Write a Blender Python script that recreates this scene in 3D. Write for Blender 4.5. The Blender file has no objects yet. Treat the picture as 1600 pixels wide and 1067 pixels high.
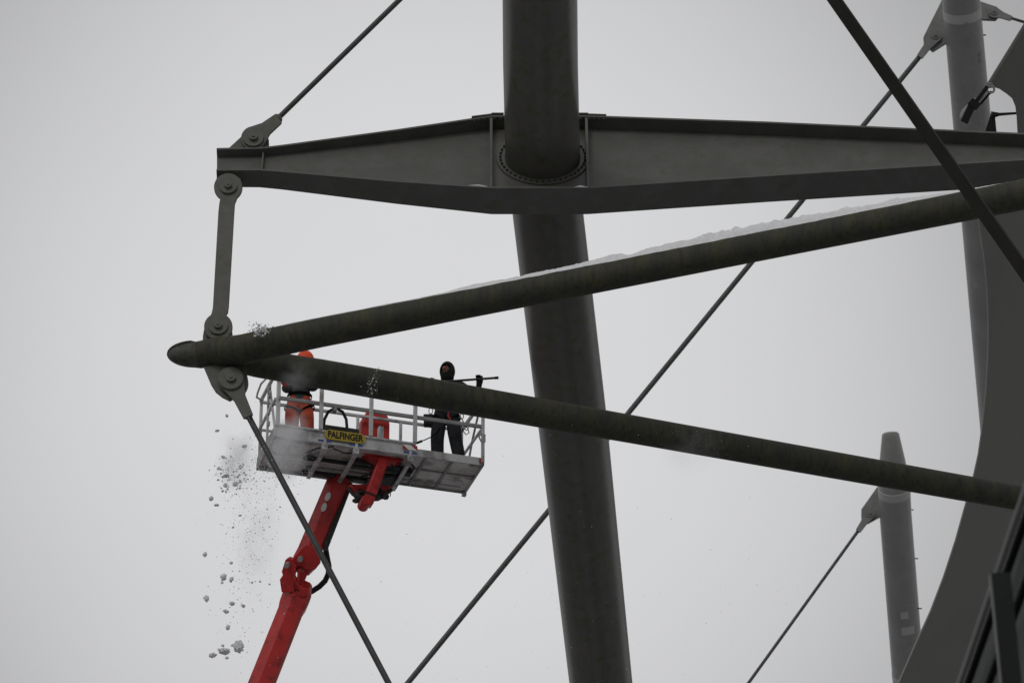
import bpy, bmesh, math, random
from mathutils import Vector, Matrix, noise
random.seed(7)
S = bpy.context.scene
COL = S.collection
R = math.radians

# ------------------------------------------------------------ camera, sky, sun, exposure
PITCH = R(29.0)
FPX = 6000.0                     # focal length in pixels of a 1600 px wide picture (135 mm)
CAM = Vector((0, 0, 1.7))
FW = Vector((0, math.cos(PITCH), math.sin(PITCH)))
UPC = Vector((0, -math.sin(PITCH), math.cos(PITCH)))
RT = Vector((1, 0, 0))
cd = bpy.data.cameras.new('camera')
cam = bpy.data.objects.new('camera', cd); COL.objects.link(cam)
cam.location = CAM; cam.rotation_euler = (R(90) + PITCH, 0, 0)
cd.sensor_width = 36; cd.lens = 135; cd.clip_start = 0.5; cd.clip_end = 3000
cd.dof.use_dof = True; cd.dof.focus_distance = 57.5; cd.dof.aperture_fstop = 5.6
S.camera = cam

w = bpy.data.worlds.new("World"); S.world = w; w.use_nodes = True
nt = w.node_tree; N = nt.nodes; L = nt.links
bg = N['Background']
sky = N.new('ShaderNodeTexSky'); sky.sky_type = 'NISHITA'; sky.sun_disc = False
sky.sun_elevation = R(38); sky.sun_rotation = R(200)
bw = N.new('ShaderNodeRGBToBW'); L.new(sky.outputs[0], bw.inputs[0])
# overcast deck: grey, bright patch added round the view axis to darken frame corners
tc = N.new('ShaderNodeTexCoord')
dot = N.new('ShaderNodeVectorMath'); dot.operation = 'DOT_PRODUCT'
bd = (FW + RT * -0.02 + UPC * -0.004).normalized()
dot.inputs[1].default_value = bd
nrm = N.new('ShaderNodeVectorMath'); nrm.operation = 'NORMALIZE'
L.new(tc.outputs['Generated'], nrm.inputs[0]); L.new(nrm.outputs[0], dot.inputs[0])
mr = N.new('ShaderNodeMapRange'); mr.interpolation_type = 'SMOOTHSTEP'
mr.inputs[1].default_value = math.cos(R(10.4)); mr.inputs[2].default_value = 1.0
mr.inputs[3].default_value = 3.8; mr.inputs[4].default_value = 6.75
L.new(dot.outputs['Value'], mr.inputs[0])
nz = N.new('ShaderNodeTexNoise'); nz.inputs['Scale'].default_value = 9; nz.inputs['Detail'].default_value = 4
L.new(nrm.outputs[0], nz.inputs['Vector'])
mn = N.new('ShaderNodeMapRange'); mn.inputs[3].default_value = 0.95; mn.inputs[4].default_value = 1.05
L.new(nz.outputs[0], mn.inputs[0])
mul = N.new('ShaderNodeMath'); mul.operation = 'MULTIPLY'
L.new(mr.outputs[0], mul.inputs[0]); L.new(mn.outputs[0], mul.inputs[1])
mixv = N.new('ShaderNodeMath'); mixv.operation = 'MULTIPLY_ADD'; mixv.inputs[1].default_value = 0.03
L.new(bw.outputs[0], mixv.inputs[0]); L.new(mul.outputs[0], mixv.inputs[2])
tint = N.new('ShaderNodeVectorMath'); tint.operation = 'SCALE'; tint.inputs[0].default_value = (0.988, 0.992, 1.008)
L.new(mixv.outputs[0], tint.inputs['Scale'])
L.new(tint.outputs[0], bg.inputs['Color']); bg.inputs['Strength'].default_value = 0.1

sd = bpy.data.lights.new('sun', 'SUN'); sd.energy = 0.5; sd.angle = R(20); sd.color = (1, .98, .95)
sun = bpy.data.objects.new('sun', sd); COL.objects.link(sun)
sun.rotation_euler = (R(52), 0, R(-20))      # from behind the camera's left, through cloud
S.view_settings.view_transform = 'Standard'; S.view_settings.look = 'None'
S.view_settings.gamma = 1; S.view_settings.exposure = 0

# ------------------------------------------------------------ geometry helpers
def ray(px, py):
    return (FW + RT * ((px - 800) / FPX) + UPC * ((533.5 - py) / FPX))
def P(px, py, D): return CAM + ray(px, py) * D           # D = metres along the view axis
def PP(px, py, pt, n):                                   # on a plane
    r = ray(px, py); return CAM + r * ((pt - CAM).dot(n) / r.dot(n))
def PZ(px, py, z): return PP(px, py, Vector((0, 0, z)), Vector((0, 0, 1)))

def tag(o, label=None, cat=None, group=None, kind=None):
    if label: o['label'] = label
    if cat: o['category'] = cat
    if group: o['group'] = group
    if kind: o['kind'] = kind
    return o
def thing(name, loc, label, cat, group=None, rot=None):
    o = bpy.data.objects.new(name, None); COL.objects.link(o); o.location = loc
    if rot is not None: o.rotation_euler = rot
    o.empty_display_size = .2
    return tag(o, label, cat, group)

class MB:
    """collects shapes into ONE mesh object; coordinates are world, or local to the thing"""
    def __init__(s): s.bm = bmesh.new()
    def frame(s, d):
        d = d.normalized(); a = Vector((0, 0, 1)) if abs(d.z) < .9 else Vector((1, 0, 0))
        x = d.cross(a).normalized(); return x, x.cross(d).normalized()
    def tube(s, pts, radii, seg=16, caps=True):
        pts = [Vector(p) for p in pts]
        if not hasattr(radii, '__len__'): radii = [radii] * len(pts)
        rings = []; x = None
        for i, p in enumerate(pts):
            d = (pts[min(i + 1, len(pts) - 1)] - pts[max(i - 1, 0)])
            if x is None: x, y = s.frame(d)
            else:
                dn = d.normalized(); x = (x - dn * x.dot(dn)).normalized(); y = x.cross(dn)
            rings.append([s.bm.verts.new(p + (x * math.cos(t) + y * math.sin(t)) * radii[i])
                          for t in [2 * math.pi * k / seg for k in range(seg)]])
        for a, b in zip(rings, rings[1:]):
            for k in range(seg):
                s.bm.faces.new((a[k], a[(k + 1) % seg], b[(k + 1) % seg], b[k]))
        if caps: s.bm.faces.new(rings[0][::-1]); s.bm.faces.new(rings[-1])
        return s
    def prism(s, poly, off):                              # polygon pushed out by off
        a = [s.bm.verts.new(Vector(p)) for p in poly]; b = [s.bm.verts.new(Vector(p) + off) for p in poly]
        s.bm.faces.new(a[::-1]); s.bm.faces.new(b); n = len(a)
        for k in range(n): s.bm.faces.new((a[k], a[(k + 1) % n], b[(k + 1) % n], b[k]))
        return s
    def hexa(s, c8):                                      # 8 corners: bottom 4, top 4
        v = [s.bm.verts.new(Vector(p)) for p in c8]
        for f in ((0, 3, 2, 1), (4, 5, 6, 7), (0, 1, 5, 4), (1, 2, 6, 5), (2, 3, 7, 6), (3, 0, 4, 7)):
            s.bm.faces.new([v[i] for i in f])
        return s
    def box(s, lo, hi):
        x0, y0, z0 = lo; x1, y1, z1 = hi
        return s.hexa([(x0, y0, z0), (x1, y0, z0), (x1, y1, z0), (x0, y1, z0), (x0, y0, z1), (x1, y0, z1), (x1, y1, z1), (x0, y1, z1)])
    def bar(s, a, b, wx, wy, up=None):                    # rectangular bar a->b
        a = Vector(a); b = Vector(b); d = (b - a).normalized()
        if up is None: x, y = s.frame(d)
        else: x = d.cross(Vector(up)).normalized(); y = x.cross(d)
        x = x * wx / 2; y = y * wy / 2
        return s.hexa([a - x - y, a + x - y, a + x + y, a - x + y, b - x - y, b + x - y, b + x + y, b - x + y])
    def strip(s, A, B, off):                              # band between two polylines with thickness off
        va = [s.bm.verts.new(Vector(p)) for p in A]; vb = [s.bm.verts.new(Vector(p)) for p in B]
        wa = [s.bm.verts.new(Vector(p) + off) for p in A]; wb = [s.bm.verts.new(Vector(p) + off) for p in B]
        for k in range(len(A) - 1):
            s.bm.faces.new((va[k], va[k + 1], vb[k + 1], vb[k])); s.bm.faces.new((wa[k], wb[k], wb[k + 1], wa[k + 1]))
            s.bm.faces.new((va[k], wa[k], wa[k + 1], va[k + 1])); s.bm.faces.new((vb[k], vb[k + 1], wb[k + 1], wb[k]))
        for k in (0, -1): s.bm.faces.new((va[k], vb[k], wb[k], wa[k]))
        return s
    def disc(s, c, n, r, t, seg=28):                      # short cylinder centred on c
        n = Vector(n).normalized(); return s.tube([Vector(c) - n * t / 2, Vector(c) + n * t / 2], r, seg)
    def ball(s, c, r, sc=(1, 1, 1), sub=2, jag=0, seed=0):
        m = Matrix.Translation(c) @ Matrix.Diagonal((*[r * q for q in sc], 1))
        g = bmesh.ops.create_icosphere(s.bm, subdivisions=sub, radius=1, matrix=m)
        if jag:
            for v in g['verts']:
                d = v.co - Vector(c); v.co = Vector(c) + d * (1 + jag * noise.noise(d / r * 1.7 + Vector((seed * 7.3, 0, seed))))
        return s
    def build(s, name, mat, parent=None, bevel=0, smooth=35, **t):
        bmesh.ops.recalc_face_normals(s.bm, faces=s.bm.faces[:])
        me = bpy.data.meshes.new(name); s.bm.to_mesh(me); s.bm.free()
        me.materials.append(mat)
        if smooth:
            me.polygons.foreach_set('use_smooth', [True] * len(me.polygons)); me.set_sharp_from_angle(angle=R(smooth))
        o = bpy.data.objects.new(name, me); COL.objects.link(o)
        if parent is not None:
            o.parent = parent
        if bevel:
            b = o.modifiers.new('bevel', 'BEVEL'); b.width = bevel; b.segments = 2; b.limit_method = 'ANGLE'; b.angle_limit = R(40)
        return tag(o, **t)
def shift(o_root, o):                                    # keep a world-built part in place under its Empty
    o.matrix_parent_inverse = o_root.matrix_world.inverted()
def wpart(mb, name, mat, root, **k):
    o = mb.build(name, mat, root, **k)
    base = root
    M = Matrix.Translation(root.location) if root.type == 'EMPTY' else Matrix.Identity(4)
    p = root
    if root.type != 'EMPTY':
        M = Matrix.Translation(root.parent.location)
    o.data.transform(M.inverted())
    return o
def skin(joints, edges, name, mat, parent, sub=2, root=0):
    """one continuous surface grown round a jointed skeleton; joints = [(pos, rx, ry)]"""
    me = bpy.data.meshes.new(name); me.from_pydata([Vector(j[0]) for j in joints], edges, [])
    o = bpy.data.objects.new(name, me); COL.objects.link(o)
    sk = o.modifiers.new('skin', 'SKIN'); sk.use_smooth_shade = True; sk.branch_smoothing = .6
    for i, j in enumerate(joints):
        v = me.skin_vertices[0].data[i]; v.radius = (j[1], j[2] if len(j) > 2 else j[1]); v.use_root = (i == root)
    sb = o.modifiers.new('sub', 'SUBSURF'); sb.levels = sub; sb.render_levels = sub
    dg = bpy.context.evaluated_depsgraph_get()
    m2 = bpy.data.meshes.new_from_object(o.evaluated_get(dg)); m2.name = name
    o.modifiers.clear(); o.data = m2; bpy.data.meshes.remove(me)
    m2.materials.clear(); m2.materials.append(mat)
    m2.polygons.foreach_set('use_smooth', [True] * len(m2.polygons))
    o.parent = parent
    return o

# ------------------------------------------------------------ materials
def mat(name, col, rough=.6, metal=0, col2=None, scale=3, lo=.4, hi=.65, stretch=(1, 1, 1), bump=0, bscale=30,
        col3=None, scale3=1.2, spec=.35, lo3=.5, hi3=.62):
    m = bpy.data.materials.new(name); m.use_nodes = True; n = m.node_tree.nodes; l = m.node_tree.links
    b = n['Principled BSDF']; b.inputs['Roughness'].default_value = rough; b.inputs['Metallic'].default_value = metal
    b.inputs['Base Color'].default_value = (*col, 1); b.inputs['Specular IOR Level'].default_value = spec
    tc = n.new('ShaderNodeTexCoord'); mp = n.new('ShaderNodeMapping'); mp.inputs['Scale'].default_value = stretch
    l.new(tc.outputs['Object'], mp.inputs[0])
    out = None
    def layer(prev, c, sc, a, z, det=6):
        t = n.new('ShaderNodeTexNoise'); t.inputs['Scale'].default_value = sc; t.inputs['Detail'].default_value = det
        t.inputs['Roughness'].default_value = .62
        l.new(mp.outputs[0], t.inputs['Vector'])
        r = n.new('ShaderNodeMapRange'); r.inputs[1].default_value = a; r.inputs[2].default_value = z; l.new(t.outputs[0], r.inputs[0])
        x = n.new('ShaderNodeMix'); x.data_type = 'RGBA'; l.new(r.outputs[0], x.inputs[0])
        if prev is None: x.inputs[6].default_value = (*col, 1)
        else: l.new(prev, x.inputs[6])
        x.inputs[7].default_value = (*c, 1); return x.outputs[2]
    if col2: out = layer(None, col2, scale, lo, hi)
    if col3: out = layer(out, col3, scale3, lo3, hi3, 8)
    if out: l.new(out, b.inputs['Base Color'])
    if bump:
        t = n.new('ShaderNodeTexNoise'); t.inputs['Scale'].default_value = bscale; t.inputs['Detail'].default_value = 5
        l.new(mp.outputs[0], t.inputs['Vector'])
        bp = n.new('ShaderNodeBump'); bp.inputs['Strength'].default_value = bump; bp.inputs['Distance'].default_value = .02
        l.new(t.outputs[0], bp.inputs['Height']); l.new(bp.outputs[0], b.inputs['Normal'])
    return m
M_ground = mat('snowy_asphalt', (.06, .06, .065), .9, col2=(.6, .61, .63), scale=.12, lo=.47, hi=.57)
M_beam = mat('beam_paint', (.118, .117, .111), .5, col2=(.094, .094, .088), scale=2.2, col3=(.098, .098, .08), scale3=5, bump=.06, bscale=14)
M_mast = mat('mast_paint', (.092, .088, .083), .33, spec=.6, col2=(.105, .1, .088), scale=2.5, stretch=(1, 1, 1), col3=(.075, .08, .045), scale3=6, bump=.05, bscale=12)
M_strut = mat('mossy_steel', (.044, .043, .035), .7, col2=(.072, .069, .034), scale=3.4, stretch=(1, 1, .22), lo=.42, hi=.7, col3=(.030, .031, .026), scale3=15, lo3=.48, hi3=.66, bump=.15, bscale=26)
M_lug = mat('lug_paint', (.12, .118, .105), .5, col2=(.088, .088, .068), scale=6, bump=.05, bscale=22)
M_rod = mat('rod_steel', (.075, .078, .08), .45, .2, col2=(.055, .056, .05), scale=5)
M_far = mat('pale_mast_paint', (.31, .31, .30), .38, col2=(.26, .255, .245), scale=1.1, lo=.35, hi=.7, stretch=(1, 1, .4), col3=(.37, .365, .35), scale3=3.3, lo3=.6, hi3=.72)
M_far_band = mat('pale_band_paint', (.47, .465, .45), .5)
M_farlug = mat('far_lug_paint', (.2, .205, .2), .5, col2=(.16, .16, .15), scale=3)
M_fascia = mat('fascia_cladding', (.20, .198, .184), .6, col2=(.175, .176, .165), scale=.4)
M_trim = mat('fascia_trim', (.3, .3, .28), .5)
M_bar = mat('diagonal_bar_paint', (.022, .021, .018), .7, col2=(.016, .016, .013), scale=3, spec=.15)
M_memb = mat('membrane_cloth', (.11, .112, .10), .7, col2=(.095, .097, .088), scale=.8)
M_bolt = mat('bolt_steel', (.06, .06, .055), .6)
M_black = mat('black_rubber', (.012, .012, .013), .5)
M_strap = mat('webbing_strap', (.008, .008, .008), 1, spec=.03)
M_rail = mat('dark_railing_paint', (.016, .018, .018), .6, col2=(.012, .013, .013), scale=4, spec=.2)
M_balu = mat('baluster_paint', (.09, .095, .095), .5)
M_railtop = mat('handrail_steel', (.12, .12, .115), .45, .2)
M_nose = mat('nose_paint', (.085, .084, .070), .6, col2=(.05, .05, .034), scale=4, col3=(.04, .04, .03), scale3=9, bump=.1)
M_alu = mat('aluminium', (.62, .62, .62), .42, .3, col2=(.5, .495, .49), scale=5, col3=(.3, .29, .28), scale3=3.4, bump=.04, bscale=20)
M_alu_floor = mat('dirty_floor_plate', (.74, .70, .67), .6, .0, col2=(.48, .44, .41), scale=3.2, lo=.4, hi=.68, col3=(.13, .115, .10), scale3=2.6, lo3=.5, hi3=.64, bump=.05)
M_alu_dark = mat('worn_aluminium', (.34, .335, .33), .5, .2, col2=(.24, .235, .23), scale=4)
M_red = mat('red_paint', (.56, .034, .032), .34, col2=(.45, .028, .027), scale=2.5, col3=(.2, .022, .02), scale3=6, lo3=.54, hi3=.72)
M_redplastic = mat('red_housing', (.5, .032, .026), .5, col2=(.42, .03, .025), scale=4)
M_grime = mat('greasy_steel', (.03, .03, .03), .5, .3, col2=(.06, .055, .05), scale=9)
M_yellow = mat('yellow_plate', (.44, .33, .045), .5)
M_white = mat('white_sticker', (.75, .75, .72), .5)
M_blue = mat('blue_sticker', (.05, .09, .3), .5)
M_redst = mat('red_sticker', (.4, .03, .03), .5)
M_snow = mat('snow', (.92, .925, .935), .9, col2=(.82, .825, .845), scale=14, bump=1.0, bscale=30)
M_skin = mat('skin', (.22, .11, .075), .55)
M_darkcloth = mat('black_workwear', (.018, .019, .022), .9, col2=(.028, .03, .034), scale=14, bump=.3, bscale=28)
M_knit = mat('black_knit', (.012, .012, .014), .95, bump=.3, bscale=90)
M_greycloth = mat('dark_grey_jacket', (.05, .055, .06), .85, col2=(.09, .095, .1), scale=8, bump=.3, bscale=20)
M_orange = mat('orange_workwear', (.62, .10, .045), .8, col2=(.42, .06, .03), scale=7, bump=.3, bscale=22)
M_hood = mat('orange_hood', (.95, .10, .025), .55, col2=(.75, .07, .02), scale=16, bump=.5, bscale=24)
M_glove = mat('red_glove', (.5, .04, .03), .7)
M_eye = mat('eye', (.02, .015, .01), .2)

# ------------------------------------------------------------ ground
tag(MB().prism([(-700, -500, -.5), (700, -500, -.5), (700, 900, -.5), (-700, 900, -.5)], Vector((0, 0, .5))).build('ground', M_ground, smooth=0), kind='structure')

YN = Vector((0, -1, 0))

# ------------------------------------------------------------ main mast and crossbeam
ANG = R(52)                                               # mast axis to line of sight
m_dir = (-FW * math.cos(ANG) + UPC * math.sin(ANG)).normalized()
yaw = R(0.3)
u = Vector((math.cos(yaw), math.sin(yaw), 0))
m_dir = (m_dir - u * m_dir.dot(u)).normalized()
v_dir = u.cross(m_dir).normalized()
if v_dir.z < 0: v_dir = -v_dir
C0 = P(848, 250, 56.95)
def onweb(px, py, off=0): return PP(px, py, C0 + m_dir * off, m_dir)

mast = thing('mast', C0, 'thick dark mossy mast crossing the whole photo from top to bottom through the girder', 'mast')
mu = (P(843, -60, 54.2) - C0)
top = P(842, -260, 53.0)
def rpx(px, D): return px / 2 / FPX * D
wpart(MB().tube([C0 - m_dir * .0, P(844.5, 100, 55.8), P(843.5, -20, 54.85), P(841, -400, 51.85)], [rpx(118, 56.4), rpx(118, 55.4), rpx(118, 54.4), rpx(117, 51.6)], 64), 'upper_tube', M_mast, mast)
wpart(MB().tube([C0 + m_dir * .02, P(856, 333, 57.6), P(893.5, 650, 59.95), P(939, 1067, 63.05), P(985, 1500, 66.05)],
                [rpx(110, 56.5), rpx(111, 57.2), rpx(109, 59.5), rpx(99, 62.6), rpx(90, 65.6)], 64), 'lower_tube', M_mast, mast)
rg = MB()
rr = rpx(118, 56.4)
seg = 64
ringA = [C0 + m_dir * .05 + (u * math.cos(t) + v_dir * math.sin(t)) * (rr + .01) for t in [2 * math.pi * k / seg for k in range(seg + 1)]]
ringB = [C0 + m_dir * .05 + (u * math.cos(t) + v_dir * math.sin(t)) * (rr + .13) for t in [2 * math.pi * k / seg for k in range(seg + 1)]]
rg.strip(ringA, ringB, -m_dir * .045)
rgo = wpart(rg, 'ring_flange', M_mast, mast)

for k in range(44):
    t = 2 * math.pi * k / 44
    c = C0 + m_dir * .065 + (u * math.cos(t) + v_dir * math.sin(t)) * (rr + .075)
    wpart(MB().disc(c, m_dir, .017, .03, 6), 'bolt', M_bolt, rgo, smooth=0)

gird = thing('plate_girder', C0, 'long tapering grey steel girder with wide flanges running across the upper half', 'girder')
# junction of web with flanges, as seen (px): top / bottom
topj = [(339, 247), (411, 246), (440, 243), (620, 222), (768, 203), (918, 203), (1200, 213), (1600, 231), (1900, 246)]
botj = [(339, 277), (405, 277), (440, 280), (620, 299), (768, 312), (918, 312), (1200, 293), (1600, 268), (1900, 250)]
hs = [.15, .155, .16, .20, .235, .235, .235, .235, .235]
T = [onweb(*p) for p in topj]; B = [onweb(*p) for p in botj]
wb = MB(); wb.strip([p + m_dir * .012 for p in B], [p + m_dir * .012 for p in T], -m_dir * .024)
wpart(wb, 'web', M_beam, gird, smooth=0)
def flange(J, sgn):
    A = [p + m_dir * h for p, h in zip(J, hs)]; Bk = [p - m_dir * h for p, h in zip(J, hs)]
    return MB().strip(A, Bk, v_dir * .04 * sgn)
wpart(flange([p + v_dir * .003 for p in T], 1), 'top_flange', M_beam, gird, smooth=0)
wpart(flange([p - v_dir * .003 for p in B], -1), 'bottom_flange', M_beam, gird, smooth=0)
def interp(J, x):
    for a, b in zip(J, J[1:]):
        if a[0] <= x <= b[0]: return a[1] + (b[1] - a[1]) * (x - a[0]) / (b[0] - a[0])
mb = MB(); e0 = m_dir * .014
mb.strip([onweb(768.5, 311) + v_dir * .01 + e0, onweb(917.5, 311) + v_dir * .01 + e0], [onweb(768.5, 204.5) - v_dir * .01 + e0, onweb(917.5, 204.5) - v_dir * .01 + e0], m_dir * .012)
wpart(mb, 'recess_shade_plate', M_mast, gird, smooth=0)  # dark plate added over the web for the recess shade between the stiffeners
for x, h in ((767, .225), (919, .225), (409, .10)):
    a = onweb(x, interp(botj, x)); b = onweb(x, interp(topj, x))
    b = a + v_dir * ((b - a).dot(v_dir) - .006); a = a + v_dir * .002
    mb = MB(); 
    for s in (1, -1):
        o1 = m_dir * ((.028 if h > .2 else .014) * s); o2 = m_dir * (h * s); tk = u * (.02 if h > .2 else .012)
        mb.hexa([a + o1 - tk, a + o2 - tk, a + o2 + tk, a + o1 + tk, b + o1 - tk, b + o2 - tk, b + o2 + tk, b + o1 + tk])
    wpart(mb, 'stiffener', M_beam, gird, smooth=0)
# splice plates bolted on the top flange beside the mast
for x0, x1 in ((737, 768), (768, 787), (903, 919), (917, 947)):
    lift = .046 + (.022 if x0 in (768, 903) else 0)
    a = onweb(x0, interp(topj, x0)) + v_dir * lift; b = onweb(x1, interp(topj, x1)) + v_dir * lift
    mb = MB(); mb.strip([a + m_dir * .25, b + m_dir * .25], [a - m_dir * .25, b - m_dir * .25], v_dir * .022)
    n = 4 if x1 - x0 > 25 else 2
    for k in range(n):
        c = a.lerp(b, (k + .5) / n) + m_dir * .2
        mb.disc(c - v_dir * (lift + .0), v_dir, .022, .03, 6); mb.disc(c + v_dir * .035, v_dir, .022, .03, 6)
    wpart(mb, 'splice_plate', M_beam, gird, smooth=0)
# scraps of snow on the flange
def snow_line(pts, hgt, wid, name, label, seed=0, dens=.05, mat=None, tap=True, up=Vector((0, 0, 1)), tube_r=None, holes=0):
    """a ridge of snow: pts = [(point, height factor)] on the top line"""
    path = []
    for (a, ha), (b, hb) in zip(pts, pts[1:]):
        n = max(2, int((b - a).length / dens))
        for k in range(n): path.append((a.lerp(b, k / n), ha + (hb - ha) * k / n))
    path.append(pts[-1])
    d = (pts[-1][0] - pts[0][0]).normalized(); side = d.cross(up).normalized()
    upn = side.cross(d).normalized()
    mb = MB(); rows = []
    NS = 13
    for i, (p, h) in enumerate(path):
        row = []
        for k in range(NS):
            t = k / (NS - 1) * 2 - 1
            nn = noise.noise(p * 2.2 + Vector((seed, k * .35, 0))) * .4 + noise.noise(p * 7 + Vector((seed, k * .6, 3))) * .35 + noise.noise(p * 18 + Vector((0, k * 1.1, seed))) * .2
            y = t * wid * (1 + .12 * noise.noise(p * 5 + Vector((k // 7, seed, 0))))
            base = (math.sqrt(max(tube_r ** 2 - y * y, 0)) - tube_r) if tube_r else 0
            hh = h * hgt * (max(0, 1 - t ** 4)) * max(.08, 1 + nn)
            if holes: hh *= max(0, min(1, (noise.noise(p * 1.1 + Vector((seed, 0, 9))) + holes) * 5))
            row.append(mb.bm.verts.new(p + side * y + upn * (base + hh - .004)))
        rows.append(row)
    low = [mb.bm.verts.new(p - upn * .03) for p, h in path]
    for i in range(len(rows) - 1):
        for k in range(NS - 1): mb.bm.faces.new((rows[i][k], rows[i + 1][k], rows[i + 1][k + 1], rows[i][k + 1]))
        mb.bm.faces.new((low[i], low[i + 1], rows[i + 1][0], rows[i][0])); mb.bm.faces.new((rows[i][-1], rows[i + 1][-1], low[i + 1], low[i]))
    return mb.build(name, mat or M_snow, None, smooth=60, label=label, kind='stuff', cat='snow')
for k, (x0, x1) in enumerate(((733, 762), (896, 918))):
    fr = lambda x: onweb(x, interp(botj, x)) + m_dir * .21
    snow_line([(fr(x0), .2), (fr((x0 + x1) / 2), 1), (fr(x1), .3)], .03, .04, 'snow',
              ['thin white snow scrap on the girder lower flange left of the main mast', 'thin white snow scrap on the girder lower flange right of the main mast'][k], k * 5)

# ------------------------------------------------------------ V-shaped strut frame
DN = 55.0
node = P(300, 556, DN)
vf = thing('strut_frame', node, 'mossy dark V-shaped frame of two round tubes meeting at a blunt nose on the left', 'strut frame')
def dlerp(x, x0, D0, x1, D1): t = (x - x0) / (x1 - x0); return 1 / ((1 - t) / D0 + t / D1)
def up_pt(x, dy=0): return P(x, 480.5 - .196 * (x - 700) + dy, dlerp(x, 300, DN, 1600, 51.5))
def lo_pt(x, dy=0): return P(x, 584 + .1773 * (x - 500) + dy, dlerp(x, 300, DN, 1600, 59.5))
def Dof(p): return (p - CAM).dot(FW)
upts = [P(308, 554, DN), P(335, 550.5, DN), up_pt(375, 2.5), up_pt(420, 1)] + [up_pt(x) for x in (500, 700, 1000, 1300, 1600, 2100)]
urad = [20.3, 23, 23.5, 23.5, 23.2, 22.7, 22.7, 23, 24, 26]
wpart(MB().tube(upts, [r / FPX * Dof(p) for r, p in zip(urad, upts)], 48), 'upper_strut', M_strut, vf, label='tube sloping up to the right, snow lying on it')
lpts = [lo_pt(330, 4), lo_pt(400, 1)] + [lo_pt(x) for x in (500, 700, 1000, 1300, 1600, 2100)]
lrad = [14, 22, 23.2, 23.6, 22, 21, 19.8, 18]
wpart(MB().tube(lpts, [r / FPX * Dof(p) for r, p in zip(lrad, lpts)], 48), 'lower_strut', M_strut, vf, label='tube sloping down to the right')
nz_ = [(263.5, 3), (265, 6.5), (269, 10), (277, 13.5), (290, 17.2), (309.5, 20.2)]
wpart(MB().tube([P(x, 555.6 - (x - 262) * .03, DN) for x, r_ in nz_], [r_ / FPX * DN for x, r_ in nz_], 40), 'nose_cap', M_nose, vf)
# nose plate lying through the node
ns = []
for k in range(40):
    t = 2 * math.pi * k / 40
    ex = (62 if math.cos(t) > 0 else 44)
    ns.append(P(304 + ex * math.cos(t), 555 - (2 if math.cos(t) < 0 else 4 * math.cos(t)) * 1 - math.sin(t) * 21.5 + (0), DN + math.sin(t) * .0))
nd = Vector((0, -math.sin(R(8)), math.cos(R(8))))
nose = [PP(*q, node, (FW * -1 + UPC * .3).normalized()) for q in []]
wpart(MB().prism([p - FW * -.05 for p in ns], FW * .05), 'nose_plate', M_nose, vf, bevel=.01)
# eye plates above and below the node, in a vertical plane
nodeP = node
def pl(px, py, off=0): return PP(px, py, nodeP + YN * off, YN)
def arc(cx, cy, r, a0, a1, n=14, sq=.96): return [(cx + r * math.cos(R(a0 + (a1 - a0) * k / n)), cy - r * sq * math.sin(R(a0 + (a1 - a0) * k / n))) for k in range(n + 1)]
poly = [(316, 545), (317, 524)] + arc(341, 510, 21, 170, 10) + [(364, 528), (360, 550)]
wpart(MB().prism([pl(*q, .03) for q in poly], Vector((0, .06, 0))), 'eye_plate', M_lug, vf, bevel=.006)
poly = [(318, 572), (330, 600), (337, 611), (347, 619), (359, 625)] + arc(362, 597, 26, 275, 365, 10) + [(386, 584), (382, 565)]
wpart(MB().prism([pl(*q, .03) for q in poly], Vector((0, .06, 0))), 'eye_plate', M_lug, vf, bevel=.006)

# ------------------------------------------------------------ pin helper, hanger bar
def pin(cx, cy, root, plane, off, r1, r2, name='pin', m=None):
    c = PP(cx, cy, plane + YN * off, YN)
    k = Dof(c) / FPX
    mb = MB(); mb.disc(c + YN * .0, YN, r1 * k, .05, 32); mb.disc(c + YN * .045, YN, r2 * k, .05, 20); mb.disc(c + YN * .075, YN, r2 * k * .35, .02, 10)
    wpart(mb, name, m or M_lug, root)
hg = thing('hanger_bar', pl(341, 510), 'short upright grey link bar with round eyes joining the girder tip to the V-shaped frame', 'link bar')
OFF = .075
poly = arc(356.5, 292, 22.3, -40, 222, 24) + [(341, 322), (331, 486)] + [(320, 497)] + arc(341, 510, 22.3, 160, 380, 20)[0:] + [(357, 488), (366, 322)]
poly = arc(356.5, 292, 22.3, -50, 236, 26) + [(342.5, 318), (341, 332), (332.5, 480), (330.5, 489)] + arc(341, 510, 22.3, 122, 418, 26) + [(356, 488), (357.5, 478), (366, 332), (367, 318)]
for off in (OFF, -OFF - .05):
    wpart(MB().prism([pl(*q, off + .05) for q in poly], Vector((0, .05, 0))), 'side_plate', M_lug, hg, bevel=.008)
wpart(MB().prism([pl(*q, .02) for q in [(344, 325), (364, 325), (355, 480), (335, 480)]], Vector((0, .04, 0))), 'filler_plate', M_lug, hg)
pin(341, 509.5, hg, nodeP, OFF + .06, 15, 6.5)
pin(356.5, 291, hg, nodeP, OFF + .06, 14, 6)
# lug under the girder tip that the hanger hooks on (part of the girder)
wpart(MB().prism([pl(*q, .03) for q in [(338, 279), (376, 279), (374, 300), (357, 312), (340, 300)]], Vector((0, .06, 0))), 'tip_lug', M_lug, gird)

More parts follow.
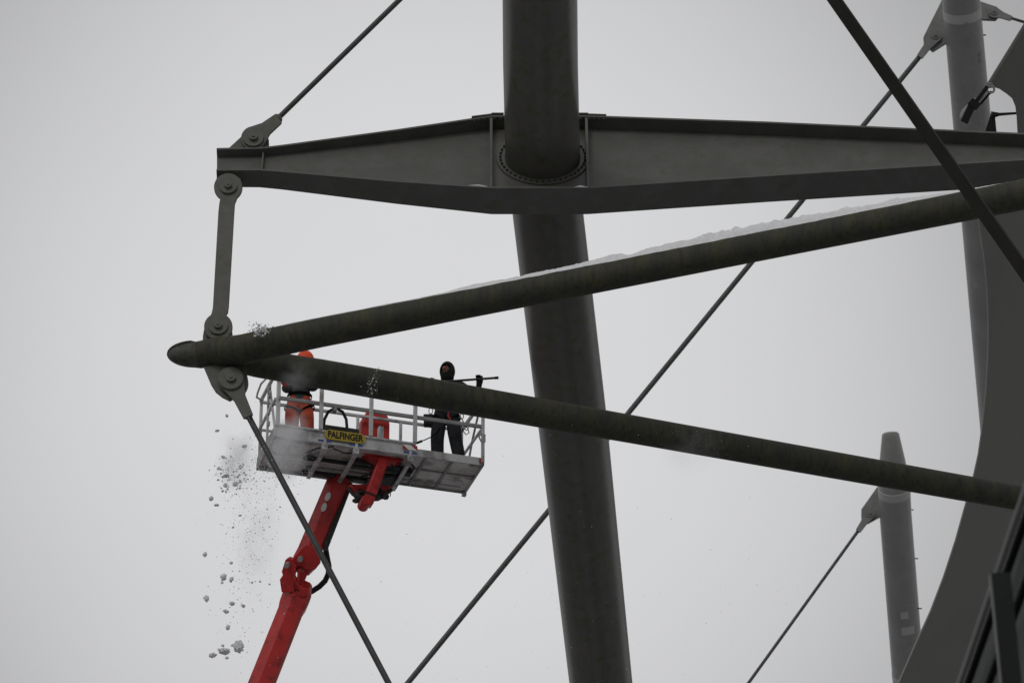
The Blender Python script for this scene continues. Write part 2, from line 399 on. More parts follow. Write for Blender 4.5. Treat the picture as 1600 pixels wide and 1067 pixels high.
# ------------------------------------------------------------ tie rods with fork ends
def fork_rod(name, label, plane, eye, end, tip, rodw, r_eye, w_end, M1, M2, rodend, pinr=(13, 5.5), gap=.05, group=None):
    """eye: pin centre px; end: px where fork meets rod; rodend: px where the rod ends"""
    root = thing(name, PP(*eye, plane, YN), label, 'tie rod', group)
    ex, ey = eye; dx, dy = end[0] - ex, end[1] - ey; ln = math.hypot(dx, dy); dx /= ln; dy /= ln
    nx, ny = -dy, dx
    th = math.degrees(math.atan2(-dy, dx))
    pts = arc(ex, ey, r_eye, th + 62, th + 298, 22)
    pts += [(ex + dx * ln * .45 - nx * -1 * w_end * .62 * -1 * -1, ey + dy * ln * .45 + ny * w_end * .62) for _ in ()]
    # body narrowing to the rod
    side = 1
    a = [(ex + dx * ln * f + nx * w * side, ey + dy * ln * f + ny * w * side) for f, w in ((.5, w_end * .62), (1, w_end / 2))]
    b = [(ex + dx * ln * f - nx * w * side, ey + dy * ln * f - ny * w * side) for f, w in ((1, w_end / 2), (.5, w_end * .62))]
    last = pts[-1]
    # choose the side order that keeps the outline simple
    if math.hypot(a[0][0] - last[0], a[0][1] - last[1]) < math.hypot(b[-1][0] - last[0], b[-1][1] - last[1]): pts += a + b
    else: pts += b[::-1] + a[::-1]
    mb = MB()
    for off in (gap + .045, -gap):
        mb.prism([PP(x, y, plane + YN * off, YN) for x, y in pts], Vector((0, .045, 0)))
    e0 = PP(ex + dx * ln * .62, ey + dy * ln * .62, plane, YN); e1 = PP(*end, plane, YN)
    k = Dof(e1) / FPX
    mb.tube([e0, e0.lerp(e1, .9), e1, e1 + (e1 - e0).normalized() * .03], [w_end * .52 * k, w_end * .5 * k, w_end * .48 * k, w_end * .36 * k], 20)
    wpart(mb, 'fork_end', M1, root, bevel=.006)
    pin(ex, ey, root, plane, gap + .055, pinr[0], pinr[1], m=M1)
    r1 = PP(*rodend, plane, YN)
    wpart(MB().tube([e1 - (e1 - e0).normalized() * .02, r1], [rodw / 2 * k, rodw / 2 * k], 20), 'rod', M2, root)
    return root
tipP = onweb(385, 240)
fork_rod('tie_rod', 'grey steel tie rod rising from the left tip of the girder', tipP, (396, 216), (435, 185), None, 8.5, 19.5, 17, M_lug, M_rod, (683, -57), (16, 7), .06)
fork_rod('tie_rod', 'grey tie rod falling from the frame nose past the red boom', nodeP, (361, 592), (388, 650), None, 9.5, 21, 16, M_lug, M_rod, (672, 1190), (19, 7.5), .06)
# eye plate under the upper rod, standing on the girder tip
wpart(MB().prism([PP(x, y, tipP + YN * .03, YN) for x, y in [(348, 240), (384, 207), (396, 198), (412, 204), (420, 218), (421, 240)]], Vector((0, .06, 0))), 'eye_plate', M_lug, gird, bevel=.006)

# ------------------------------------------------------------ far masts, rods
def far_mast(label, pts, widths, Ds, cone=None, **k):
    root = thing('mast', P(pts[0][0], pts[0][1], Ds[0]), label, 'mast', 'pale masts far behind the girder')
    ps = [P(x, y, d) for (x, y), d in zip(pts, Ds)]
    wpart(MB().tube(ps, [wd / 2 / FPX * d for wd, d in zip(widths, Ds)], 40), 'tube', M_far, root)
    return root
DA = 112
A = far_mast('pale grey mast standing in the upper right corner behind the girder', [(1496, -60), (1501.8, 0), (1519.5, 200), (1549, 530), (1597, 1067), (1640, 1500)], [58, 59, 59.5, 60, 58, 55], [DA - 1, DA, DA + 2, DA + 5, DA + 10, DA + 14])
def band(root, p0, p1, r, m): wpart(MB().tube([p0, p1], r, 40), 'painted_band', m, root)
def fline(a, b, t): return a.lerp(b, t)
a0, a1 = P(1501.8, 0, DA), P(1519.5, 200, DA + 2)
band(A, a0.lerp(a1, .06), a0.lerp(a1, .13), 59.9 / 2 / FPX * DA, M_far_band)
B0 = 137
Bm = far_mast('pale grey mast with a cone-shaped top standing low on the right', [(1391, 674.5), (1391.1, 675.5), (1391.5, 679), (1394.5, 722), (1397, 760), (1397.5, 768), (1399, 800), (1420, 1067), (1450, 1500)], [12, 21, 27, 41, 48, 50, 50, 50, 49], [B0 - .4, B0 - .4, B0 - .4, B0, B0 + .3, B0 + .4, B0 + .8, B0 + 4, B0 + 9])
b0, b1 = P(1399, 800, B0 + .8), P(1420, 1067, B0 + 4)
band(Bm, P(1397, 761, B0 + .3), P(1397.7, 772, B0 + .45), 50.8 / 2 / FPX * B0, M_far_band)
band(Bm, b0.lerp(b1, .935), b0.lerp(b1, .962), 50.8 / 2 / FPX * (B0 + 4), M_far_band)
# paler repair patches, thin curved sheets on the tube
def patch(root, p0, p1, R0, t0, t1, ang0, ang1, m, name='paint_patch'):
    d = (p1 - p0).normalized(); x = RT - d * RT.dot(d); x.normalize(); y = x.cross(d)
    if y.dot(FW) > 0: y = -y
    def pt(t, a, r): return p0.lerp(p1, t) + (x * math.sin(R(a)) + y * math.cos(R(a))) * r
    A_ = [pt(t0, ang0 + (ang1 - ang0) * k / 6, R0 + .004) for k in range(7)]; B_ = [pt(t1, ang0 + (ang1 - ang0) * k / 6, R0 + .004) for k in range(7)]
    wpart(MB().strip(A_, B_, y * .01), name, m, root)
RB = 50 / 2 / FPX * (B0 + 2)
patch(Bm, b0, b1, RB * 1.012, .53, .57, -13, 15, M_far_band)
patch(Bm, b0, b1, RB * 1.012, .62, .665, -14, 34, M_far_band)
RA = 59.3 / 2 / FPX * (DA + 1)
for t0, t1, g0, g1 in ((.25, .275, 3, 14), (.62, .66, 12, 30), (.88, .92, 18, 34), (.12, .135, 0, 12), (.38, .41, 38, 48), (.43, .45, 38, 46)):
    patch(A, a0, a1, RA * 1.01, t0, t1, g0, g1, M_far)
def peg(root, px, py, D):
    wpart(MB().tube([P(px - 3, py, D), P(px + 4.5, py + .3, D)], .022, 8), 'step_peg', M_grime, root)
for px, py in ((1423, 796), (1430, 872), (1436, 950)): peg(Bm, px, py, B0 + 2)
peg(A, 1536, 55, DA + 1)
# eye plates on the far masts
plA = P(1461, 56, DA + 1); plB = P(1359, 802, B0 + 1)
wpart(MB().prism([PP(x, y, plA + YN * .05, YN) for x, y in [(1476, -12), (1470, 4), (1443, 58), (1444, 68), (1458, 80), (1480, 66), (1492, 40)]], Vector((0, .1, 0))), 'eye_plate', M_farlug, A)
wpart(MB().prism([PP(x, y, plA + YN * .05, YN) for x, y in [(1522, -2), (1533, 3), (1557, 11), (1566, 21), (1556, 31), (1534, 30), (1520, 30)]], Vector((0, .1, 0))), 'eye_plate', M_farlug, A)
wpart(MB().prism([PP(x, y, plB + YN * .05, YN) for x, y in [(1378, 752), (1371, 760), (1346, 795), (1346, 808), (1356, 817), (1376, 806), (1390, 800), (1390, 752)]], Vector((0, .1, 0))), 'eye_plate', M_farlug, Bm)
fork_rod('tie_rod', 'long thin tie rod from the upper right mast running behind the girder and main mast', plA, (1461, 56), (1437, 89), None, 8, 11, 10, M_farlug, M_rod, (600, 1112), (6.5, 3), .1)
fork_rod('tie_rod', 'thin dark tie rod falling left from the cone-topped mast to the bottom edge', plB, (1359, 802), (1341, 829), None, 5, 9, 8.5, M_farlug, M_rod, (1120, 1135), (6, 2.6), .1)
fork_rod('tie_rod', 'short bluish tie rod leaving the upper right corner to the right of the mast', plA, (1553, 19), (1580, 29), None, 4.5, 9, 8, M_farlug, M_rod, (1700, 65), (6, 2.6), .1)

# ------------------------------------------------------------ curved fascia, membrane, strap
DF = 78
def pf(x, y, D=DF): return P(x, y, D)
edge = [(1522, 270), (1530, 340), (1539, 400), (1544, 450), (1546, 510), (1545, 560), (1542, 610), (1537, 660), (1530, 710), (1521, 750), (1508, 795), (1494, 845), (1476, 900), (1455, 955), (1432, 1005), (1405, 1067), (1370, 1140), (1330, 1210)]
def fs(px, py): # a gently bulging sheet: further away to the right
    return P(px, py, DF + (px - 1500) * .012 + (py - 600) * .006)
fsc = thing('curved_fascia', fs(1545, 530), 'large dark grey curved stadium fascia filling the right edge', 'fascia')
EL = [fs(x, y) for x, y in edge]
cols = [0, 60, 150, 300, 520]
g = MB()
grid = [[fs(x + c, y) for (x, y) in edge] for c in cols]
for a_, b_ in zip(grid, grid[1:]): g.strip(a_, b_, FW * .12)
bmesh.ops.remove_doubles(g.bm, verts=g.bm.verts[:], dist=.001)
wpart(g, 'cladding', M_fascia, fsc, smooth=30)
wpart(MB().tube([p + FW * .04 for p in EL], .03, 10), 'edge_trim', M_trim, fsc)

DM = 70
mpoly = [(1640, -40), (1602, 40), (1545, 132), (1550, 137), (1556, 137), (1562, 139), (1574, 147), (1582, 154), (1587, 166), (1589, 182), (1590, 200), (1592, 236), (1680, 240), (1700, -40)]
memb = MB().prism([P(x, y, DM + (x - 1545) * .02) for x, y in mpoly], FW * .06).build('roof_membrane', M_memb, smooth=0, label='dark grey pointed corner of the roof membrane at the upper right edge', cat='membrane')
MB().tube([P(x, y, DM + (x - 1545) * .02) + FW * .03 for x, y in [(1640, -40), (1602, 40), (1545.5, 132)]], .04, 8).build('edge_cord', M_memb, memb)
strap = thing('tension_strap', P(1545, 133, 69.6), 'short black turnbuckle strap between the membrane corner and the girder top', 'strap')
DS = 69.5
mb = MB()
mb.bar(P(1543, 135, DS), P(1526, 158, DS), .075, .05, FW); mb.bar(P(1526, 158, DS), P(1518, 168, DS), .2, .1, FW)
wpart(mb, 'turnbuckle', M_black, strap, bevel=.01)
wpart(MB().bar(P(1518, 166, DS), P(1506, 192, DS), .14, .07, FW), 'hook_block', M_black, strap, bevel=.01)
wpart(MB().tube([P(1504, 186, DS + .3), P(1509, 178, DS + .3), P(1526, 156, DS + .3)], [.07, .1, .06], 10), 'ratchet', M_alu_dark, strap)
mb = MB(); loop = [P(1548 + 5.5 * math.cos(t), 140 + 5.5 * math.sin(t), DS) for t in [k * math.pi / 8 for k in range(17)]]; mb.tube(loop, .022, 8, False)
loop = [P(1547 + 3 * math.cos(t), 134 + 3 * math.sin(t), DS) for t in [k * math.pi / 8 for k in range(17)]]; mb.tube(loop, .018, 8, False)
wpart(mb, 'shackle', M_alu_dark, strap)
wpart(MB().tube([P(1549, 143, DS), P(1532, 163, DS)], .02, 8), 'safety_wire', M_strap, strap)
br = thing('roof_bracket', P(1548, 190, 71), 'black pointed bracket standing on the girder beside the membrane notch', 'bracket')
wpart(MB().prism([P(x, y, 71) for x, y in [(1549, 177), (1556, 178), (1555, 184), (1558, 215), (1536, 215)]], FW * .1), 'plate', M_black, br)
wpart(MB().tube([P(1549, 180, 71), P(1562, 179, 71), P(1592, 177, 71)], [.07, .03, .022], 8), 'arm', M_black, br)

# ------------------------------------------------------------ near diagonal bar
d0, d1 = P(1255, -70, 48), P(1668, 520, 44.5)
dg_ = MB().bar(d0, d1, .155, .10, (FW + RT * .35).normalized()).build('diagonal_bar', M_bar, smooth=0, bevel=.008, label='dark square bar slanting down across the girder in the upper right', cat='brace')

# ------------------------------------------------------------ near railing, lower right
rl = thing('railing', P(1560, 1000, 19), 'blurred dark stair railing with upright bars close to the camera in the lower right corner', 'railing')
def RLp(t, dy=0): # along the top rail, t=0 low left, 1 high right
    return P(1462 + (1600 - 1462) * t, 1178 + (775 - 1178) * t + dy, 21 - 4.2 * t)
wpart(MB().tube([RLp(-.2), RLp(1.3)], .018, 12), 'top_rail', M_railtop, rl)
dn = (P(1577, 1067, 18.2) - P(1563, 897, 19.0)); dn = Vector((dn.x, dn.y, dn.z)).normalized()
dn = Vector((0.03, 0.0, -1)).normalized()
pt = P(1563, 898, 16.6)
wpart(MB().bar(pt, pt + dn * 2.2, .085, .06, FW), 'post', M_rail, rl, bevel=.004)
wpart(MB().bar(pt + RT * -.044, pt + RT * -.044 + dn * 2.2, .006, .05, FW), 'post_edge', M_railtop, rl)
k = 0; t = -.2
while t < 1.3:
    a = RLp(t)
    wpart(MB().tube([a, a + dn * 1.1], .0085, 6), 'baluster', M_balu, rl)
    t += .028
for off in (.10, .34, .95):
    wpart(MB().bar(RLp(-.2) + dn * off, RLp(1.3) + dn * off, .028, .028), 'cross_rail', M_strap, rl)

# ------------------------------------------------------------ snow on struts
def top_of(p, rpx_): r = rpx_ / FPX * Dof(p); return p + UPC * 0 + Vector((0, -.0, 1)) * r * .98
ht = [(440, .15), (480, .22), (560, .22), (640, .2), (690, .28), (720, .45), (800, .5), (870, .6), (940, .75), (968, .95), (985, .45), (1020, .7), (1060, 1.0), (1130, 1.1), (1200, 1.15), (1280, 1.05), (1360, .9), (1420, .75), (1500, .4), (1580, .2)]
snow_line([(top_of(up_pt(x), 22.9), h) for x, h in ht], .108, .15, 'snow', 'long ridge of old snow lying on the upper tube of the V-shaped frame', 3, .022, tube_r=.21)
snow_line([(top_of(lo_pt(x), 23), h) for x, h in [(445, .9), (470, .6), (520, .25), (640, .2), (760, .4), (900, .45), (960, .2)]], .03, .05, 'snow', 'thin broken line of snow on the lower tube of the V-shaped frame', 8, .035, tube_r=.21, holes=.1)
snow_line([(top_of(up_pt(x, 2), 23.5), h) for x, h in [(338, .3), (352, .9), (372, .8), (385, .2)]], .04, .07, 'snow', 'small snow patch on the nose beside the foot of the hanger bar', 12, .03, tube_r=.21)

# ------------------------------------------------------------ aerial lift: work platform + booms
ZU = PZ(428, 683, 0).z
NL = P(428, 683, 59.0); ZU = NL.z
NR = PZ(758, 729, ZU); NM = PZ(650, 713, ZU); FLp = PZ(406, 735, ZU)
ex = (NR - NL); Lp = ex.length; ex.normalize(); ey = Vector((-ex.y, ex.x, 0))
Wp = (FLp - NL).dot(ey); Lm = (NM - NL).length
print('PLATFORM L %.2f Lm %.2f W %.2f skew %.2f z %.2f yaw %.1f' % (Lp, Lm, Wp, (FLp - NL).dot(ex), ZU, math.degrees(math.atan2(ex.y, ex.x))))
pyaw = math.atan2(ex.y, ex.x)
lift = thing('aerial_lift', NL, 'red articulated boom lift carrying an aluminium work platform under the V-shaped frame', 'boom lift', rot=(0, 0, pyaw))
def loc(p): q = Vector(p) - NL; return Vector((q.dot(ex), q.dot(ey), q.z))       # world -> platform coordinates
def LX(px, py, y): # local point seen at px,py on the local plane y=const
    return loc(PP(px, py, NL + ey * y, ey))
SK = (FLp - NL).dot(ex) * .5
# floor tray, left (main) section and the slide-out section
fl = MB()
fl.box((0, .02, .045), (Lm - .004, Wp - .02, .065))
fl.box((Lm + .002, .06, .085), (Lp - .02, Wp - .08, .105))
floor = fl.build('work_platform', M_alu_floor, lift, smooth=0)
def sub(mb, name, m, par=None, **k): return mb.build(name, m, par or floor, **k)
# side boards
TB = .235
sub(MB().box((0, 0, 0), (Lm, .018, TB)).box((0, -.03, TB - .03), (Lm, 0, TB)).box((0, -.03, 0), (Lm, 0, .035)), 'side_board', M_alu, bevel=.004)
sub(MB().box((Lm + .002, .03, .035), (Lp - .003, .055, .165)), 'side_board', M_alu, bevel=.004)
sub(MB().box((0, Wp - .018, 0), (Lm, Wp, .12)).box((0, Wp - .06, 0), (Lm, Wp - .02, .03)), 'side_board', M_alu_dark, bevel=.004)
sub(MB().box((Lm + .002, Wp - .08, .05), (Lp - .003, Wp - .055, .165)), 'side_board', M_alu_dark, bevel=.004)
sub(MB().box((0, .02, 0), (.02, Wp - .02, .2)), 'end_board', M_alu_dark, bevel=.004)
sub(MB().box((Lp - .028, .058, .035), (Lp - .003, Wp - .083, .165)).box((Lp - .06, Wp - .12, .0), (Lp + .005, Wp - .05, .05)), 'end_board', M_alu, bevel=.004)
for k in range(14):
    x = .1 + k * (Lm - .2) / 13
    sub(MB().disc((x, -.031, TB - .015), (0, 1, 0), .007, .006, 8), 'rivet', M_alu_dark, smooth=0)
sub(MB().box((.03, .06, -.006), (.56, .075, .044)).box((.03, .55, -.006), (.56, .565, .044)).box((.30, .03, -.005), (.32, Wp - .07, .043)), 'floor_rib', M_alu_dark)
# cross members under the floor
def xm(px, w=.06, z0=-.115, z1=-.07, m=None, y0=.03, y1=None):
    q = PZ(px[0], px[1], ZU); x = loc(q).x
    x = px[2] if len(px) > 2 else x
    y1 = y1 or Wp - .16
    sub(MB().box((x - w / 2, y0, z0), (x + w / 2, y1, z1)), 'cross_member', m or M_alu, bevel=.004)
    return x
cms = [xm((507, 694)), xm((556, 701)), xm((641, 712))]
for x in (Lm + .2, Lm + .62): sub(MB().box((x - .02, .06, .05), (x + .02, Wp - .085, .083)), 'cross_member', M_alu_dark, bevel=.003)
sub(MB().box((Lm + .004, Wp * .45, .062), (Lp - .03, Wp * .45 + .02, .083)).box((Lm + .004, Wp * .72, .02), (Lp - .15, Wp * .72 + .012, .035)), 'runner', M_alu_dark)
# clamp brackets + stickers at the front of each member
for x in cms:
    sub(MB().box((x - .045, -.034, -.1), (x + .045, .05, -.008)).box((x - .02, -.045, -.035), (x + .02, .0, .07)), 'clamp', M_alu, bevel=.003)
    sub(MB().box((x - .11, -.036, .028), (x + .1, -.032, .058)), 'sticker', M_blue)
# slide tubes and hoses under the main section
sub(MB().tube([(.62, Wp * .40, -.028), (Lm + .02, Wp * .40, -.028)], .035, 14).tube([(.58, Wp * .40, -.028), (.75, Wp * .40, -.028)], .045, 14), 'slide_tube', M_black)
sub(MB().tube([(.7, Wp * .66, -.02), (Lm - .1, Wp * .66, -.02)], .028, 14), 'slide_tube', M_alu_dark)
sub(MB().box((.7, Wp * .84, -.02), (Lm - .2, Wp * .9, .03)), 'slide_beam', M_grime)
sub(MB().tube([(.95, -.01, -.02), (.72, .1, -.03), (.58, .25, -.05), (.6, .42, -.06), (.72, .44, -.05)], .011, 8), 'hose', M_black)
sub(MB().tube([(.95, .03, -.035), (1.15, .09, -.055), (1.35, .06, -.04)], .011, 8), 'hose', M_black)
sub(MB().tube([(1.45, .2, -.05), (1.7, .32, -.1), (1.75, .6, -.09), (1.6, .8, -.05)], .012, 8), 'hose', M_black)
sub(MB().tube([(Lm - .06, .15, -.03), (Lm + .05, .25, -.05), (Lm + .06, .42, -.05), (Lm - .02, .52, -.05)], .016, 8), 'hose', M_black)
sub(MB().tube([(1.95, .25, -.05), (2.05, .45, -.13), (1.9, .62, -.12)], .012, 8), 'hose', M_black)
sub(MB().box((Lm - .12, .42, -.07), (Lm + .06, .56, .03)), 'valve_block', M_black, bevel=.006)
sub(MB().box((LX(598, 720, 0).x, Wp * .55, -.06), (Lm - .02, Wp - .03, .03)), 'slide_beam', M_grime, bevel=.01)
sub(MB().box((LX(560, 720, 0).x, Wp * .3, -.05), (LX(636, 720, 0).x, Wp * .5, .03)), 'mounting_plate', M_grime, bevel=.01)
# rails
HT = 1.17; HM = .70
def post(x, y, z0, z1, w=.062, m=None): sub(MB().box((x - w / 2, y - .022, z0), (x + w / 2, y + .022, z1)), 'post', m or M_alu, bevel=.006)
xs = [loc(PZ(434, 684, ZU)).x, LX(501.5, 640, 0).x, LX(579.5, 640, 0).x, LX(648, 660, 0).x]
post(xs[0], .045, .06, HT)
for x in xs[1:]: post(x, -.025, TB, HT)
post(Lp - .035, .012, .06, HT, .05)
sub(MB().box((xs[0], -.01, HM - .03), (Lp - .06, .03, HM + .03)), 'mid_rail', M_alu_dark, bevel=.006)
sub(MB().box((xs[0] - .03, -.02, HT), (Lp - .01, .035, HT + .05)), 'top_rail', M_alu, bevel=.01)
yF = Wp - .03
for x in (.04, .55, LX(559, 660, yF).x, LX(626, 670, yF).x, Lp - .06): post(x, yF, .125 if x < Lm else .17, HT, .045)
sub(MB().box((.02, yF - .024, HT), (Lp - .04, yF + .024, HT + .045)).box((.02, yF - .018, HM - .02), (Lp - .04, yF + .018, HM + .02)), 'far_rail', M_alu, bevel=.008)
# end rails: right, with brace and handle
sub(MB().bar((Lp - .03, .03, HT + .02), (Lp - .06, yF - .03, HT + .02), .045, .045).bar((Lp - .03, .04, HM), (Lp - .06, yF - .03, HM), .035, .035), 'end_rail', M_alu)
sub(MB().tube([(Lp - .05, .12, 1.1), (Lp - .04, .3, 1.0), (Lp - .05, .52, .75), (Lp - .06, .75, .4), (Lp - .07, .92, .2)], .018, 10), 'gate_handle', M_alu)
sub(MB().box((Lp - .03, -.02, .42), (Lp + .0, -.011, .56)).tube([(Lp - .07, -.02, .56), (Lp - .11, -.02, .5), (Lp - .07, -.02, .42)], .014, 8), 'latch', M_alu_dark)
# left end ladder-like gate
sub(MB().bar((.02, .05, HT + .02), (.02, yF - .03, HT + .02), .045, .045).bar((.02, .05, HM), (.02, yF - .03, HM), .04, .04).bar((.02, .06, .22), (.02, .5, HT - .02), .04, .03).bar((.02, .55, .22), (.02, .55, HT), .035, .035), 'end_rail', M_alu)
sub(MB().tube([(.0, .2, HT + .05), (-.06, .26, HT + .02), (-.12, .5, HT), (-.12, .72, HT - .05), (-.1, .86, HT - .05), (-.02, .9, HT - .06), (.02, .9, HT - .05)], .016, 10), 'gate_handle', M_alu)
for z in (.35, .55, .85, 1.0): sub(MB().box((-.03, .28, z), (-.002, .36, z + .07)), 'hinge', M_alu_dark, bevel=.004)
# sign
sx0, sx1 = LX(507, 680, -.03).x, LX(571, 690, -.03).x
szc = TB * .5 + .045
W_ = sx1 - sx0; rd = .085
pts = []
for cx, a0_ in ((sx1 - rd, -90), (sx0 + rd, 90)):
    pts += [(cx + rd * math.cos(R(a0_ + 18 * k)), -.044, szc + rd * math.sin(R(a0_ + 18 * k))) for k in range(11)]
sgn = sub(MB().prism(pts, Vector((0, .010, 0))), 'name_plate', M_yellow)
def text(body, size, m, par, loc_, wid=None, bold=.0, name='lettering', rz=0):
    cu = bpy.data.curves.new(name, 'FONT'); cu.body = body; cu.size = size; cu.align_x = 'CENTER'; cu.align_y = 'CENTER'
    cu.extrude = .003; cu.offset = bold
    o = bpy.data.objects.new(name, cu); COL.objects.link(o)
    dg = bpy.context.evaluated_depsgraph_get(); me = bpy.data.meshes.new_from_object(o.evaluated_get(dg))
    bpy.data.objects.remove(o)
    xs_ = [v.co.x for v in me.vertices]; wd = max(xs_) - min(xs_); f = (wid / wd) if wid else 1
    me.transform(Matrix.Diagonal((f, 1, 1, 1))); me.transform(Matrix.Rotation(R(90), 4, 'X'))
    me.materials.clear(); me.materials.append(m)
    o = bpy.data.objects.new(name, me); COL.objects.link(o); o.parent = par; o.location = loc_
    return o
text('PALFINGER', .155, M_black, sgn, ((sx0 + sx1) / 2, -.047, szc - .002), W_ * .86, .004)
# hazard stickers
x0 = LX(629, 698, -.03).x; x1 = LX(652, 702, -.03).x
sub(MB().box((x0, -.036, .09), (x1, -.031, .175)), 'hazard_sticker', M_white)
sub(MB().prism([(x0, -.040, .09), (x0, -.040, .17), (x0 + .09, -.040, .09)], Vector((0, .004, 0))).prism([(x1, -.040, .09), (x1, -.040, .175), (x1 - .1, -.040, .175)], Vector((0, .004, 0))), 'hazard_sticker', M_redst)
sub(MB().box((Lp - .09, .022, .07), (Lp - .01, .028, .15)), 'hazard_sticker', M_redst)
# hoop hose at the near rail, control housing behind, tool tray
hp = [LX(x, y, .12) for x, y in [(505, 672), (507, 655), (513, 643), (524, 637), (535, 643), (541, 655), (543, 678)]]
sub(MB().tube(hp, .024, 12), 'hoop_hose', M_black)
sub(MB().box((LX(524, 640, 0).x - .025, -.01, HM - .09), (LX(524, 640, 0).x + .025, .1, HM - .03)), 'hose_clip', M_alu_dark)
a = LX(505, 676, .45); b = LX(560, 676, .45)
sub(MB().box((a.x, .38, .12), (b.x, .75, .56)), 'tool_tray', M_grime, bevel=.02)
a = LX(564, 660, Wp + .12); b = LX(608, 660, Wp + .12); zt = LX(586, 645, Wp + .12).z
hs_ = MB(); xm_ = (a.x + b.x) / 2
pr = [(a.x, Wp + .06, .3), (b.x, Wp + .06, .3), (b.x, Wp + .06, zt - .18), (b.x - .03, Wp + .06, zt - .05), (b.x - .1, Wp + .06, zt + .0), (xm_ + .02, Wp + .06, zt + .03), (a.x + .1, Wp + .06, zt + .01), (a.x + .03, Wp + .06, zt - .1), (a.x, Wp + .06, zt - .22)]
hs_.prism(pr, Vector((0, .3, 0)))
sub(hs_, 'rotator_housing', M_redplastic, bevel=.03)
sub(MB().box((a.x - .02, .2, .2), (a.x + .5, .55, .32)).box((a.x + .04, .3, .32), (a.x + .12, .4, .62)), 'control_box', M_alu, bevel=.01)

# red jib head and arm hanging under the platform
def L3(px, py, y): return LX(px, py, y)
yj = Wp * .16
hd = [L3(x, y, yj) for x, y in [(563, 703), (634, 712), (630, 718), (618, 722), (583, 718)]]
part_head = MB().prism(hd, Vector((0, .42, 0))).build('jib_head', M_red, lift, bevel=.012)
jt = L3(598, 720, yj + .02); jb = L3(573, 788, yj + .02)
jm = MB(); d = (jb - jt).normalized()
jm.bar(jt, jb, .17, .2, (0, 1, 0))
jib = jm.build('jib_arm', M_red, lift, bevel=.025)
MB().tube([L3(570, 786, yj + .02) - Vector((0, .12, 0)), L3(570, 786, yj + .02) + Vector((0, .14, 0))], .088, 20).build('pivot_boss', M_red, jib, bevel=.02)
MB().bar(jb - d * .16, jb - d * .13, .185, .215, (0, 1, 0)).build('cable_tie', M_black, jib)
# greasy valve cluster and torn covers beside the pivot
gb = MB(); random.seed(11)
for k in range(34):
    t = random.random(); c = L3(555 + 46 * t, 776 - 8 * t + random.uniform(-9, 7), yj + .2 + random.uniform(0, .25))
    gb.ball(c, random.uniform(.035, .085), (1, 1, .8), 1, .5, k)
gb.tube([L3(545, 762, yj + .3), L3(560, 782, yj + .25), L3(590, 780, yj + .3), L3(612, 765, yj + .3)], .03, 8)
for k in range(5):
    c = L3(590 + 5 * k, 770 - k, yj + .3); gb.tube([c, c + Vector((.01 * (k % 3 - 1), 0, -.1 - .03 * (k % 2)))], .008, 5)
gb.build('valve_cluster', M_grime, jib)
MB().prism([L3(x, y, yj + .35) for x, y in [(546, 755), (612, 758), (606, 770), (592, 774), (566, 774), (554, 766)]], Vector((0, .2, 0))).build('base_bracket', M_red, lift, bevel=.02)

# booms
def hexsec(mb, stations, prof, upv):
    rings = []
    for p, s, d in stations:
        x = d.cross(upv).normalized(); y = x.cross(d).normalized()
        rings.append([mb.bm.verts.new(p + x * (a * s) + y * (b * s)) for a, b in prof])
    n = len(prof)
    for r0, r1 in zip(rings, rings[1:]):
        for k in range(n): mb.bm.faces.new((r0[k], r0[(k + 1) % n], r1[(k + 1) % n], r1[k]))
    mb.bm.faces.new(rings[0][::-1]); mb.bm.faces.new(rings[-1])
    return mb
DB = 60.3
prof = [(-1, -.1), (-.25, -1), (.75, -.85), (1, -.45), (1, .55), (.45, 1), (-.45, 1), (-1, .6)]
ut, ub = loc(P(530, 748, DB)), loc(P(483, 862, DB - .5))
du = (ub - ut).normalized()
kf = DB / FPX
cv = lambda v: Vector((v.dot(ex), v.dot(ey), v.z))
VW = cv(FW)
ub_ = hexsec(MB(), [(ut, 17.5 * kf, du), (ub, 18.5 * kf, du), (ub + du * .16, 20 * kf, du), (ub + du * .34, 13 * kf, du)], prof, VW)
upper = ub_.build('upper_boom', M_red, lift, smooth=0, bevel=.008)
c0 = loc(P(546, 757, DB)); c1 = loc(P(508, 856, DB - .5))
MB().bar(c0, c1, .09, .18, VW).build('cable_cover', M_grime, upper)
for px, py in ((513.5, 774.5), (507.5, 791)):
    c = loc(P(px, py, DB - .5 * (py - 748) / 114)) - VW * .31
    x = du.cross(VW).normalized(); y = x.cross(du).normalized()
    pp = [c + x * (.04 * math.cos(t)) + du * (.075 * math.sin(t)) for t in [k * math.pi / 8 for k in range(16)]]
    MB().prism(pp, VW * .09).build('sticker', M_white, upper)
lt, lb = loc(P(461.5, 935, DB - .7)), loc(P(409, 1067, DB - 1.5))
dl = (lb - lt).normalized(); lfar = lb + dl * 24
tt = lt - dl * .28
lowm = hexsec(MB(), [(tt, 17 * kf, dl), (lt - dl * .08, 22 * kf, dl), (lt + dl * .1, 21.5 * kf, dl), (lt + dl * .2, 19.5 * kf, dl), (lb, 20 * kf, dl), (lfar, 24 * kf, dl)], prof, VW)
lower = lowm.build('lower_boom', M_red, lift, smooth=0, bevel=.008)
def lp(px, py, D): return loc(P(px, py, D))
DK = DB - .9
ears = MB()
for off in (0, .32):
    e = VW * off
    ears.prism([lp(x, y, DK) + e for x, y in [(440, 893), (446, 874), (451, 871), (459, 874), (463, 884), (460, 900), (470, 925), (440, 925), (437, 905), (442, 898)]], VW * .07)
ears.prism([lp(x, y, DK) for x, y in [(458, 905), (474, 918), (484, 920), (481, 930), (468, 934), (458, 925)]], VW * .38)
ears.build('knuckle_ear', M_red, lower, bevel=.012)
kn = MB()
